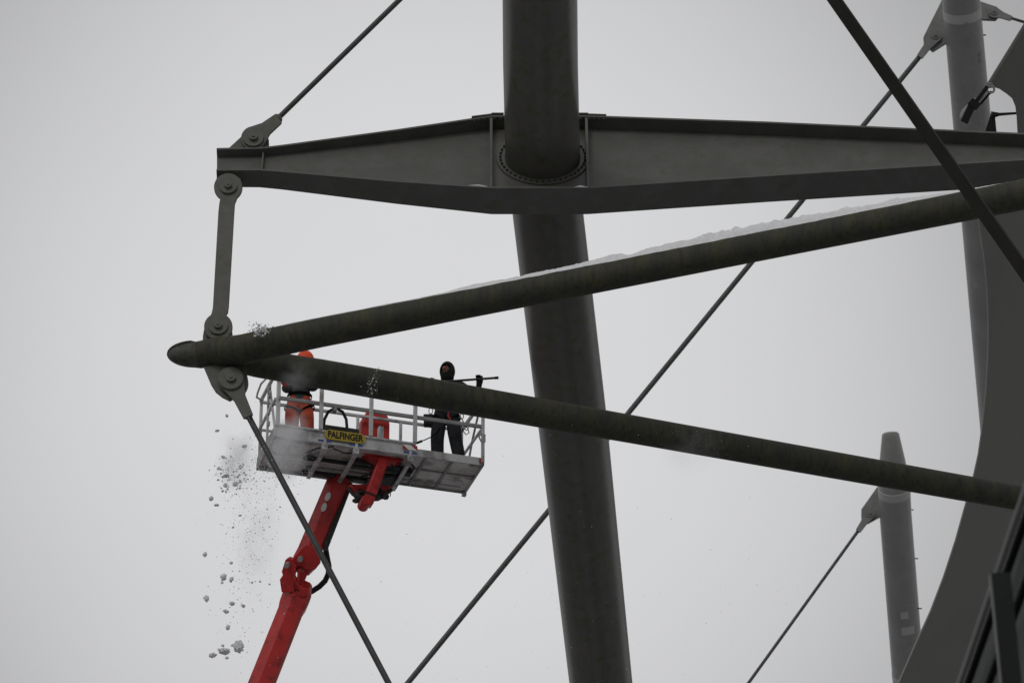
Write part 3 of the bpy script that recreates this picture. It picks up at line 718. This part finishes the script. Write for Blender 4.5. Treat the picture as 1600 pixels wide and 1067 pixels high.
kn.prism([lp(x, y, DK + .1) for x, y in [(456, 874), (470, 858), (478, 850), (500, 858), (500, 880), (492, 890), (478, 890), (470, 884), (460, 887)]], VW * .18)
kn.build('knuckle_link', M_red, upper, bevel=.012)
MB().disc(lp(469.5, 872.5, DK), VW, .042, .3, 16).disc(lp(450, 881, DK), VW, .04, .8, 16).build('hinge_pin', M_alu_dark, upper)
MB().bar(lp(480, 885, DK + .2), lp(466, 918, DK + .2), .1, .1, VW).bar(lp(462, 887, DK + .2), lp(476, 905, DK + .2), .05, .05, VW).tube([lp(468, 889, DK + .05), lp(465, 912, DK + .05)], .025, 10).build('folding_ram', M_red, lower)
MB().box(lp(470, 938, DK) - Vector((0, 0, .07)), lp(479, 932, DK) + Vector((0, .2, .07))).build('side_lug', M_red, lower, bevel=.02)
MB().tube([lp(x, y, DB - .2) for x, y in [(508, 846), (509, 858), (511, 870), (514, 884), (513, 896), (508, 907), (499, 916), (488, 923), (478, 928)]], .045, 12).build('boom_hose', M_black, lift)

# ------------------------------------------------------------ workers
def person_at(px, ylocal, label):
    base = LX(px, 690, ylocal); w_ = NL + ex * base.x + ey * ylocal + Vector((0, 0, base.z * 0 + (.066 if base.x < Lm else .106)))
    return thing('person', w_, label, 'person'), w_
# --- right worker in black
W1, w1 = person_at(700, .33, 'worker in black balaclava and black clothes holding a pole at platform right end')
def PXL(px, py, w_, dy=0):      # photo position -> local point dy metres behind the person's own plane
    return PP(px, py, w_ + Vector((0, dy, 0)), YN) - w_
print('W1 head z', PXL(699, 563, w1).z, 'W2?')
def build_worker(root, J, bodymat, top_mat, leg_mat, glove_mat, handdirs):
    """J: named joints -> local position"""
    names = ['pelvis', 'belly', 'chest', 'neck', 'skull', 'crown', 'hipL', 'kneeL', 'ankleL', 'toeL', 'hipR', 'kneeR', 'ankleR', 'toeR',
             'shL', 'elL', 'wrL', 'paL', 'shR', 'elR', 'wrR', 'paR', 'nose']
    rad = dict(pelvis=.15, belly=.14, chest=.165, neck=.06, skull=.098, crown=.075, hipL=.1, kneeL=.068, ankleL=.04, toeL=.03, hipR=.1, kneeR=.068, ankleR=.04, toeR=.03,
               shL=.07, elL=.05, wrL=.027, paL=.034, shR=.07, elR=.05, wrR=.027, paR=.034, nose=.016)
    E = [('pelvis', 'belly'), ('belly', 'chest'), ('chest', 'neck'), ('neck', 'skull'), ('skull', 'crown'), ('pelvis', 'hipL'), ('hipL', 'kneeL'), ('kneeL', 'ankleL'), ('ankleL', 'toeL'),
         ('pelvis', 'hipR'), ('hipR', 'kneeR'), ('kneeR', 'ankleR'), ('ankleR', 'toeR'), ('chest', 'shL'), ('shL', 'elL'), ('elL', 'wrL'), ('wrL', 'paL'),
         ('chest', 'shR'), ('shR', 'elR'), ('elR', 'wrR'), ('wrR', 'paR'), ('skull', 'nose')]
    idx = {n: i for i, n in enumerate(names)}
    js = [(J[n], rad[n]) for n in names]; ed = [(idx[a], idx[b]) for a, b in E]
    # fingers
    for hand, (pd, fd, gd) in handdirs.items():
        pa = Vector(J[hand]); pd = Vector(pd).normalized(); fd = Vector(fd).normalized(); gd = Vector(gd).normalized()
        for k in range(4):   # four fingers rooted on the palm, spread along gd, curling from pd to fd
            ln = (.042, .048, .046, .036)[k]
            b0_ = pa + gd * (-.042 + .028 * k) + pd * .02
            p1_ = b0_ + pd * ln; p2_ = p1_ + (pd * .35 + fd).normalized() * ln * .8; p3_ = p2_ + (fd - pd * .7).normalized() * ln * .6
            n0 = len(js); js += [(p1_, .0105), (p2_, .0095), (p3_, .0085)]
            js.insert(len(js), (b0_, .012)); ed += [(idx[hand], n0 + 3), (n0 + 3, n0), (n0, n0 + 1), (n0 + 1, n0 + 2)]
        n0 = len(js); js += [(pa - gd * .035 + fd * .02, .013), (pa - gd * .045 + fd * .045 + pd * .01, .011), (pa - gd * .03 + fd * .06 + pd * .03, .0095)]
        ed += [(idx[hand], n0), (n0, n0 + 1), (n0 + 1, n0 + 2)]
    body = skin(js, ed, 'body', bodymat, root, 2)
    def garment(name, parts, edges, m, grow, roots=0):
        js2 = [(J[n] if isinstance(n, str) else n[0], (rad[n] if isinstance(n, str) else n[1]) + grow) for n in parts]
        return skin(js2, edges, name, m, root, 2)
    jk = [('pelvis')]
    J2 = dict(J)
    low = Vector(J['pelvis']) + Vector((0, 0, -.13))
    garment('jacket', [(low, .15), 'belly', 'chest', (Vector(J['chest']).lerp(Vector(J['neck']), .7), .05), 'shL', 'elL', (Vector(J['elL']).lerp(Vector(J['wrL']), .8), .03), 'shR', 'elR', (Vector(J['elR']).lerp(Vector(J['wrR']), .8), .03)],
            [(0, 1), (1, 2), (2, 3), (2, 4), (4, 5), (5, 6), (2, 7), (7, 8), (8, 9)], top_mat, .045)
    garment('trousers', [(Vector(J['pelvis']) + Vector((0, 0, .22)), .12), (Vector(J['pelvis']), .14), 'hipL', 'kneeL', (Vector(J['ankleL']) + Vector((0, 0, .0)), .062), 'hipR', 'kneeR', (Vector(J['ankleR']) + Vector((0, 0, .0)), .062)],
            [(0, 1), (1, 2), (2, 3), (3, 4), (1, 5), (5, 6), (6, 7)], leg_mat, .046)
    for s in 'LR':
        a_ = Vector(J['ankle' + s]); t_ = Vector(J['toe' + s])
        skin([(a_ + Vector((0, 0, .06)), .055), (a_, .055), (a_.lerp(t_, .6), .045), (t_, .04)], [(0, 1), (1, 2), (2, 3)], 'boot', M_black, root, 2)
    # gloves follow the palm and fingers
    for hand, dd in handdirs.items():
        pd, fd, gd = [Vector(q).normalized() for q in dd]; pa = Vector(J[hand]); wr = Vector(J[hand.replace('pa', 'wr')])
        gj = [(pa, .06), (wr, .055), (wr + (wr - pa) * .8, .062)]; ge = [(0, 1), (1, 2)]
        for k in range(4):
            ln = (.042, .048, .046, .036)[k]
            b0_ = pa + gd * (-.042 + .028 * k) + pd * .02
            p1_ = b0_ + pd * ln; p2_ = p1_ + (pd * .35 + fd).normalized() * ln * .8; p3_ = p2_ + (fd - pd * .7).normalized() * ln * .6
            n0 = len(gj); gj += [(b0_, .019), (p1_, .017), (p2_, .016), (p3_, .015)]; ge += [(0, n0), (n0, n0 + 1), (n0 + 1, n0 + 2), (n0 + 2, n0 + 3)]
        n0 = len(gj); gj += [(pa - gd * .035 + fd * .02, .017), (pa - gd * .045 + fd * .045 + pd * .01, .015), (pa - gd * .03 + fd * .06 + pd * .03, .013)]
        ge += [(0, n0), (n0, n0 + 1), (n0 + 1, n0 + 2)]
        skin(gj, ge, 'glove', glove_mat, root, 1)
    return body
yP = -.30
J = dict(pelvis=PXL(697, 643, w1), belly=PXL(698, 626, w1), chest=PXL(699, 608, w1), neck=PXL(699, 594, w1), skull=PXL(698, 579, w1, -.03), crown=PXL(699.5, 571, w1, .01))
J['nose'] = J['skull'] + Vector((-.06, -.108, -.005))
J.update(hipL=PXL(707, 650, w1), kneeL=PXL(711, 683, w1, -.03), ankleL=Vector((.19, .0, .09)), toeL=Vector((.23, -.15, .04)),
         hipR=PXL(688, 650, w1), kneeR=PXL(683, 683, w1, -.03), ankleR=Vector((-.16, .0, .09)), toeR=Vector((-.2, -.15, .04)),
         shL=PXL(716, 601, w1), elL=PXL(741, 622, w1, -.15), wrL=PXL(748.5, 602, w1, -.24), paL=PXL(750, 594.5, w1, -.27),
         shR=PXL(682, 601, w1), elR=PXL(667, 622, w1, -.12), wrR=PXL(672, 606, w1, -.25), paR=PXL(675, 599.5, w1, -.28))
build_worker(W1, J, M_skin, M_darkcloth, M_darkcloth, M_knit,
             {'paL': ((-.2, -.3, 1), (-.1, -1, -.2), (1, 0, 0)), 'paR': ((0, -.3, 1), (.1, -1, -.2), (1, 0, 0))})
def hood(root, c, sc, fdir, openw, m, name, neck=None, seg=28):
    """shell over the head, open in front of the face"""
    bm = bmesh.new(); bmesh.ops.create_uvsphere(bm, u_segments=32, v_segments=24, radius=1)
    fd = Vector(fdir).normalized(); sd_ = fd.cross(Vector((0, 0, 1))).normalized(); up = sd_.cross(fd)
    dele = []
    for f in bm.faces:
        q = f.calc_center_median(); a_ = q.dot(sd_); b_ = q.dot(up)
        if q.dot(fd) > 0 and (a_ / openw[0]) ** 2 + ((b_ - openw[2]) / openw[1]) ** 2 < 1: dele.append(f)
    bmesh.ops.delete(bm, geom=dele, context='FACES')
    for v in bm.verts:
        q = v.co
        if q.z < -.55: q = Vector((q.x * 1.05, q.y * 1.05, q.z * 1.25))
        v.co = Vector((q.x * sc[0], q.y * sc[1], q.z * sc[2])) + Vector(c)
    me = bpy.data.meshes.new(name); bm.to_mesh(me); bm.free(); me.materials.append(m)
    me.polygons.foreach_set('use_smooth', [True] * len(me.polygons))
    o = bpy.data.objects.new(name, me); COL.objects.link(o); o.parent = root
    s_ = o.modifiers.new('solid', 'SOLIDIFY'); s_.thickness = .008; s_.offset = 1
    return o
hc = PXL(699, 580.5, w1)
hood(W1, hc, (.116, .125, .165), (-.45, -1, -.05), (.78, .42, .1), M_knit, 'balaclava')
for s in (-1, 1):
    c = J['skull'] + Vector((-.043, -.096, .022)) + Vector((.9, -.4, 0)) * (.032 * s)
    MB().ball(c, .0105, sub=2).build('eye', M_eye, W1)
# harness
def loopband(root, c, rx, ry, h, m, name, tilt=(0, 0)):
    A_ = []; B_ = []
    for k in range(25):
        t = 2 * math.pi * k / 24; x = math.cos(t) * rx; y = math.sin(t) * ry
        z = tilt[0] * math.cos(t) + tilt[1] * math.sin(t)
        A_.append(Vector(c) + Vector((x, y, z))); B_.append(Vector(c) + Vector((x, y, z + h)))
    mb = MB(); mb.strip(A_, B_, Vector((0, 0, .001)))
    o = mb.build(name, m, root); s_ = o.modifiers.new('solid', 'SOLIDIFY'); s_.thickness = .008; s_.offset = 1
    return o
loopband(W1, J['pelvis'] + Vector((0, 0, .06)), .19, .175, .05, M_strap, 'harness_belt')
loopband(W1, J['kneeL'].lerp(J['hipL'], .75), .12, .12, .04, M_strap, 'thigh_strap', (.05, 0))
loopband(W1, J['kneeR'].lerp(J['hipR'], .75), .12, .12, .04, M_strap, 'thigh_strap', (-.05, 0))
MB().tube([PXL(701, 645, w1, -.19), PXL(700, 650, w1, -.2), PXL(704, 655, w1, -.2)], .014, 8).build('red_tape', M_redst, W1)
# things he carries
pole = thing('pole', w1 + PXL(740, 592.6, w1, -.31), 'thin dark pole held level in both gloved hands of the worker in black', 'pole')
q0, q1 = w1 + PXL(662, 598.5, w1, -.31), w1 + PXL(779, 590, w1, -.31)
wpart(MB().tube([q0, q1], .019, 14), 'shaft', M_grime, pole)
wpart(MB().tube([q1 - (q1 - q0).normalized() * .06, q1], .023, 14), 'grip', M_black, pole)
bag = thing('tool_bag', w1 + PXL(669, 657, w1, -.02), 'square black tool bag hanging at the hip of the worker in black', 'bag')
bc = w1 + PXL(669.5, 657, w1, -.02)
wpart(MB().box(bc + Vector((-.075, -.06, -.10)), bc + Vector((.075, .06, .08))), 'pouch', M_darkcloth, bag, bevel=.02)
wpart(MB().box(bc + Vector((-.08, -.066, .03)), bc + Vector((.08, .066, .088))), 'flap', M_black, bag, bevel=.012)
cc = w1 + PXL(673, 642, w1, -.02)
wpart(MB().tube([cc + Vector((.03 * math.cos(t), 0, .05 * math.sin(t))) for t in [k * math.pi / 8 for k in range(17)]], .007, 8, False), 'hook', M_alu_dark, bag)
lan = thing('lanyard', w1 + PXL(652, 691, w1, -.3), 'thin black rope from the thigh of the worker in black to a platform post', 'rope')
wpart(MB().tube([w1 + PXL(x, y, w1, d_) for x, y, d_ in [(688, 668, -.12), (682, 676, -.15), (674, 682.5, -.2), (664, 687, -.28), (653, 691, -.36)]], .009, 8), 'rope', M_strap, lan)
wpart(MB().tube([w1 + PXL(x, y, w1, d_) for x, y, d_ in [(659, 689, -.31), (651, 692, -.37)]], .02, 8), 'rope_grab', M_black, lan)
lan2 = thing('lanyard', w1 + PXL(721, 650, w1, 0), 'looped cords and snap hooks hanging at the right hip of the worker in black', 'rope')
wpart(MB().tube([w1 + PXL(x, y, w1, -.08) for x, y in [(717, 647), (722, 655), (726, 663), (731, 670), (733, 676), (728, 679), (723, 672), (719, 660)]], .008, 8), 'cord', M_strap, lan2)
for px, py in ((721.5, 650.5), (729, 668)):
    c = w1 + PXL(px, py, w1, -.1)
    wpart(MB().tube([c + Vector((.028 * math.cos(t), 0, .045 * math.sin(t))) for t in [k * math.pi / 8 for k in range(17)]], .008, 8, False), 'snap_hook', M_alu_dark, lan2)

# --- left worker in orange
W2, w2 = person_at(468, .36, 'worker in orange hood and trousers at platform left end, mostly behind the mossy tube')
J = dict(pelvis=PXL(468, 629, w2), belly=PXL(469, 612, w2), chest=PXL(470, 592, w2, -.02), neck=PXL(474, 576, w2, -.04), skull=PXL(476, 563, w2, -.06), crown=PXL(477, 557, w2, -.03))
J['nose'] = J['skull'] + Vector((-.04, .1, -.005))
J.update(hipL=PXL(478, 636, w2), kneeL=PXL(480, 662, w2, -.02), ankleL=Vector((.13, .02, .09)), toeL=Vector((.15, .17, .04)),
         hipR=PXL(457, 636, w2), kneeR=PXL(456, 662, w2, -.02), ankleR=Vector((-.13, .02, .09)), toeR=Vector((-.17, .16, .04)),
         shL=PXL(488, 586, w2), elL=PXL(490, 607, w2, -.05), wrL=PXL(480, 590, w2, -.25), paL=PXL(476, 584, w2, -.3),
         shR=PXL(453, 586, w2), elR=PXL(449, 610, w2, -.05), wrR=PXL(445, 600, w2, -.25), paR=PXL(443.5, 597, w2, -.3))
build_worker(W2, J, M_skin, M_greycloth, M_orange, M_glove,
             {'paL': ((0, -.3, 1), (-.1, -1, -.2), (1, 0, 0)), 'paR': ((0, -.3, 1), (.1, -1, -.2), (1, 0, 0))})
hood(W2, PXL(477, 564, w2, -.03), (.135, .145, .17), (-.3, 1, -.1), (.5, .6, 0), M_hood, 'hood')
loopband(W2, J['pelvis'] + Vector((0, 0, .07)), .19, .175, .045, M_strap, 'harness_belt')
loopband(W2, J['kneeL'].lerp(J['hipL'], .7), .125, .125, .04, M_strap, 'thigh_strap', (.07, 0))
loopband(W2, J['kneeR'].lerp(J['hipR'], .7), .125, .125, .04, M_strap, 'thigh_strap', (-.05, 0))

# ------------------------------------------------------------ falling snow
random.seed(5)
clumps = [(274,70,12,10),(237,126,14,10),(339,184,20,8),(260,225,14,10),(243,266,10,12),(268,295,26,9),(240,309,10,8),(267,329,14,16),(257,350,10,8),(313,298,10,8),(305,325,18,18),(322,314,10,12),(215,379,16,18),(235,403,18,9),(323,442,12,6),(296,486,10,6),(191,587,14,18),(289,618,12,10),(261,671,22,24),(255,692,10,9),(290,680,14,20),(197,750,18,24),(293,770,18,14),(334,778,16,10),(270,799,22,12),(277,858,14,18),(316,930,38,40),(262,947,42,20),(220,963,26,16),(274,972,14,10),(258,926,12,10),(293,925,9,9),(433,698,9,7),(397,688,9,7),(367,692,8,7)]
lab = {26: 'largest lump of falling snow, low at the left near the bottom edge', 27: 'long flat lump of falling snow just left of the largest lump', 28: 'jagged lump of falling snow, leftmost of the lowest cluster',
       21: 'oval lump of falling snow, farthest left, above the lowest cluster', 16: 'small upright lump of falling snow alone at the far left at mid fall', 18: 'round lump of falling snow with a small one under it at mid fall',
       12: 'tilted lump of falling snow just below and left of the dense burst', 2: 'flat thin flake of falling snow close to the left end of the platform', 24: 'flat lump of falling snow below the farthest left oval lump, above the lowest cluster',
       0: 'topmost small lump of falling snow beside the fork end of the lower rod'}
for i, (zx, zy, ww, hh) in enumerate(clumps):
    px = 240 + zx / 2.387; py = 620 + zy / 2.387; D = 56.0 + random.uniform(-.6, .6); c = P(px, py, D); k = D / FPX / 2.387 / 2
    mb = MB(); a_ = random.uniform(-.4, .4)
    mb.ball(Vector((0, 0, 0)), 1, (ww * k, ww * k * .8, hh * k * 1.1), 3, 0, i)
    for q in range(4):
        t = random.uniform(0, 6.28); mb.ball(Vector((ww * k * .65 * math.cos(t), random.uniform(-.3, .3) * ww * k, hh * k * .65 * math.sin(t))), 1, (ww * k * .42, ww * k * .4, hh * k * .42), 2, .7, i + q * 9)
    for v in mb.bm.verts:
        q = v.co / k
        f = 1 + .55 * noise.noise(q * .11 + Vector((i * 3.7, 0, i))) + .22 * noise.noise(q * .25 + Vector((0, i * 5.1, 0))) + .07 * noise.noise(q * .8 + Vector((i, 0, 0)))
        v.co = v.co * f
    o = mb.build('snow_clump', M_snow, None, smooth=70, label=lab.get(i, 'small grey clump of snow falling through the air left of the red boom'), cat='snow clump', group='snow clumps falling at the left')
    o.location = c; o.rotation_euler = (0, a_, 0)

def spray(name, label, n, fn, rmin, rmax, sub=0):
    """fine powder: many tiny grains in one mesh"""
    vs = []; fs_ = []
    T4 = [Vector(q) for q in ((1, 1, 1), (-1, -1, 1), (-1, 1, -1), (1, -1, -1), (1.2, 0, 0), (0, -1.2, .2))]
    for _ in range(n):
        c, sc = fn(); r = rmin * (rmax / rmin) ** (random.random() ** 3) * sc
        rot = Matrix.Rotation(random.random() * 6.28, 3, Vector((random.random(), random.random(), random.random() + .1)).normalized())
        b_ = len(vs)
        for q in (Vector((1, 0, 0)), Vector((-1, 0, 0)), Vector((0, 1, 0)), Vector((0, -1, 0)), Vector((0, 0, .8)), Vector((0, 0, -.8))): vs.append(c + rot @ q * (r * random.uniform(.7, 1.2)))
        for f in ((0, 2, 4), (2, 1, 4), (1, 3, 4), (3, 0, 4), (2, 0, 5), (1, 2, 5), (3, 1, 5), (0, 3, 5)): fs_.append(tuple(b_ + j for j in f))
    me = bpy.data.meshes.new(name); me.from_pydata(vs, [], fs_); me.materials.append(M_snow)
    o = bpy.data.objects.new(name, me); COL.objects.link(o)
    return tag(o, label, 'snow', kind='stuff')
G = random.gauss
def f_burst(): # dense burst at left of platform
    return P(G(364, 15), G(744, 15), 56 + G(0, .3)), 1.0
def f_fall():
    t = min(abs(G(0, .55)), 1.3); return P(G(400 - 20 * t, 24 + 6 * t), 700 + 290 * t + G(0, 20), 56.3 + G(0, .5)), .8 - .1 * t
def f_plat():
    return P(G(447, 22), G(716, 20), 57.7 + G(0, .3)), .62
def f_wide():
    return P(random.uniform(330, 1250), 600 + 467 * random.random() ** .7, 56 + random.uniform(-3, 5)), .55
def f_tube():
    t = random.random(); return P(590 - 14 * t + G(0, 3 + 3 * t), 574 + 44 * t, 54.3 + G(0, .1)), .7
def f_right():
    return P(G(1085, 34), G(692, 22), 56.2 + G(0, .4)), .4
def f_puff():
    return P(G(408, 9), G(517, 5), 54.6 + G(0, .15)), .9
def f_rod():
    t = random.random(); return P(388 + 70 * t + G(0, 4), 650 + 130 * t, 54.2 + G(0, .2)), .6
spray('snow_spray', 'burst of shattered snow left of the platform below the fork end', 330, f_burst, .005, .024)
spray('snow_spray', 'fine snow powder falling in a long trail from the platform to the bottom', 1300, f_fall, .005, .02)
spray('snow_spray', 'snow dust drifting in front of the left end of the platform', 1500, f_plat, .005, .018)
spray('snow_spray', 'sparse snow grains scattered through the air below the frame', 420, f_wide, .006, .018)
spray('snow_spray', 'trickle of snow grains running off the lower tube above the platform', 110, f_tube, .005, .02)
spray('snow_spray', 'faint dusting of snow in front of the lower tube right of the mast', 260, f_right, .005, .014)
spray('snow_spray', 'small puff of snow kicked up from the upper tube near the nose', 380, f_puff, .006, .028)
spray('snow_spray', 'snow grains along the lower tie rod beside the platform', 90, f_rod, .005, .02)

def puff(label, c, sc, dens, seed, rotz=0):
    me = MB().ball(Vector((0, 0, 0)), 1, sc, 4, .35, seed)
    m = bpy.data.materials.new('snow_dust'); m.use_nodes = True; n = m.node_tree.nodes; l = m.node_tree.links; n.clear()
    out = n.new('ShaderNodeOutputMaterial'); v = n.new('ShaderNodeVolumePrincipled'); l.new(v.outputs[0], out.inputs['Volume'])
    v.inputs['Color'].default_value = (.97, .975, .985, 1)
    t = n.new('ShaderNodeTexCoord'); nz = n.new('ShaderNodeTexNoise'); nz.inputs['Scale'].default_value = 3.2; nz.inputs['Detail'].default_value = 5
    l.new(t.outputs['Object'], nz.inputs['Vector'])
    mp = n.new('ShaderNodeVectorMath'); mp.operation = 'DIVIDE'; mp.inputs[1].default_value = sc; l.new(t.outputs['Object'], mp.inputs[0])
    ln = n.new('ShaderNodeVectorMath'); ln.operation = 'LENGTH'; l.new(mp.outputs[0], ln.inputs[0])
    fa = n.new('ShaderNodeMapRange'); fa.interpolation_type = 'SMOOTHSTEP'; fa.inputs[1].default_value = .9; fa.inputs[2].default_value = .1; l.new(ln.outputs['Value'], fa.inputs[0])
    r = n.new('ShaderNodeMapRange'); r.inputs[1].default_value = .36; r.inputs[2].default_value = .66; r.inputs[4].default_value = dens; l.new(nz.outputs[0], r.inputs[0])
    mu_ = n.new('ShaderNodeMath'); mu_.operation = 'MULTIPLY'; l.new(fa.outputs[0], mu_.inputs[0]); l.new(r.outputs[0], mu_.inputs[1]); l.new(mu_.outputs[0], v.inputs['Density'])
    o = me.build('snow_dust', m, None, smooth=60, label=label, cat='snow dust', kind='stuff'); o.location = c; return o
puff('soft cloud of snow dust in front of the left end of the platform', P(449, 690, 57.7), (.46, .35, .9), 7.5, 1)
puff('faint plume of snow dust above the falling burst at the left', P(371, 716, 56), (.42, .35, .72), 3.4, 2)
puff('long faint veil of snow powder trailing down between the lumps and the red boom', P(404, 830, 56.4), (.5, .4, 1.7), .8, 4)
puff('very faint veil of snow powder drifting off the lower tube right of the mast', P(1078, 700, 57.2), (.7, .3, .6), .6, 6)
puff('thin veil of snow dust over the lower tube above the orange worker', P(465, 585, 54.4), (.4, .12, .35), 3.0, 3)
S.cycles.volume_bounces = 5
S.cycles.volume_step_rate = 2
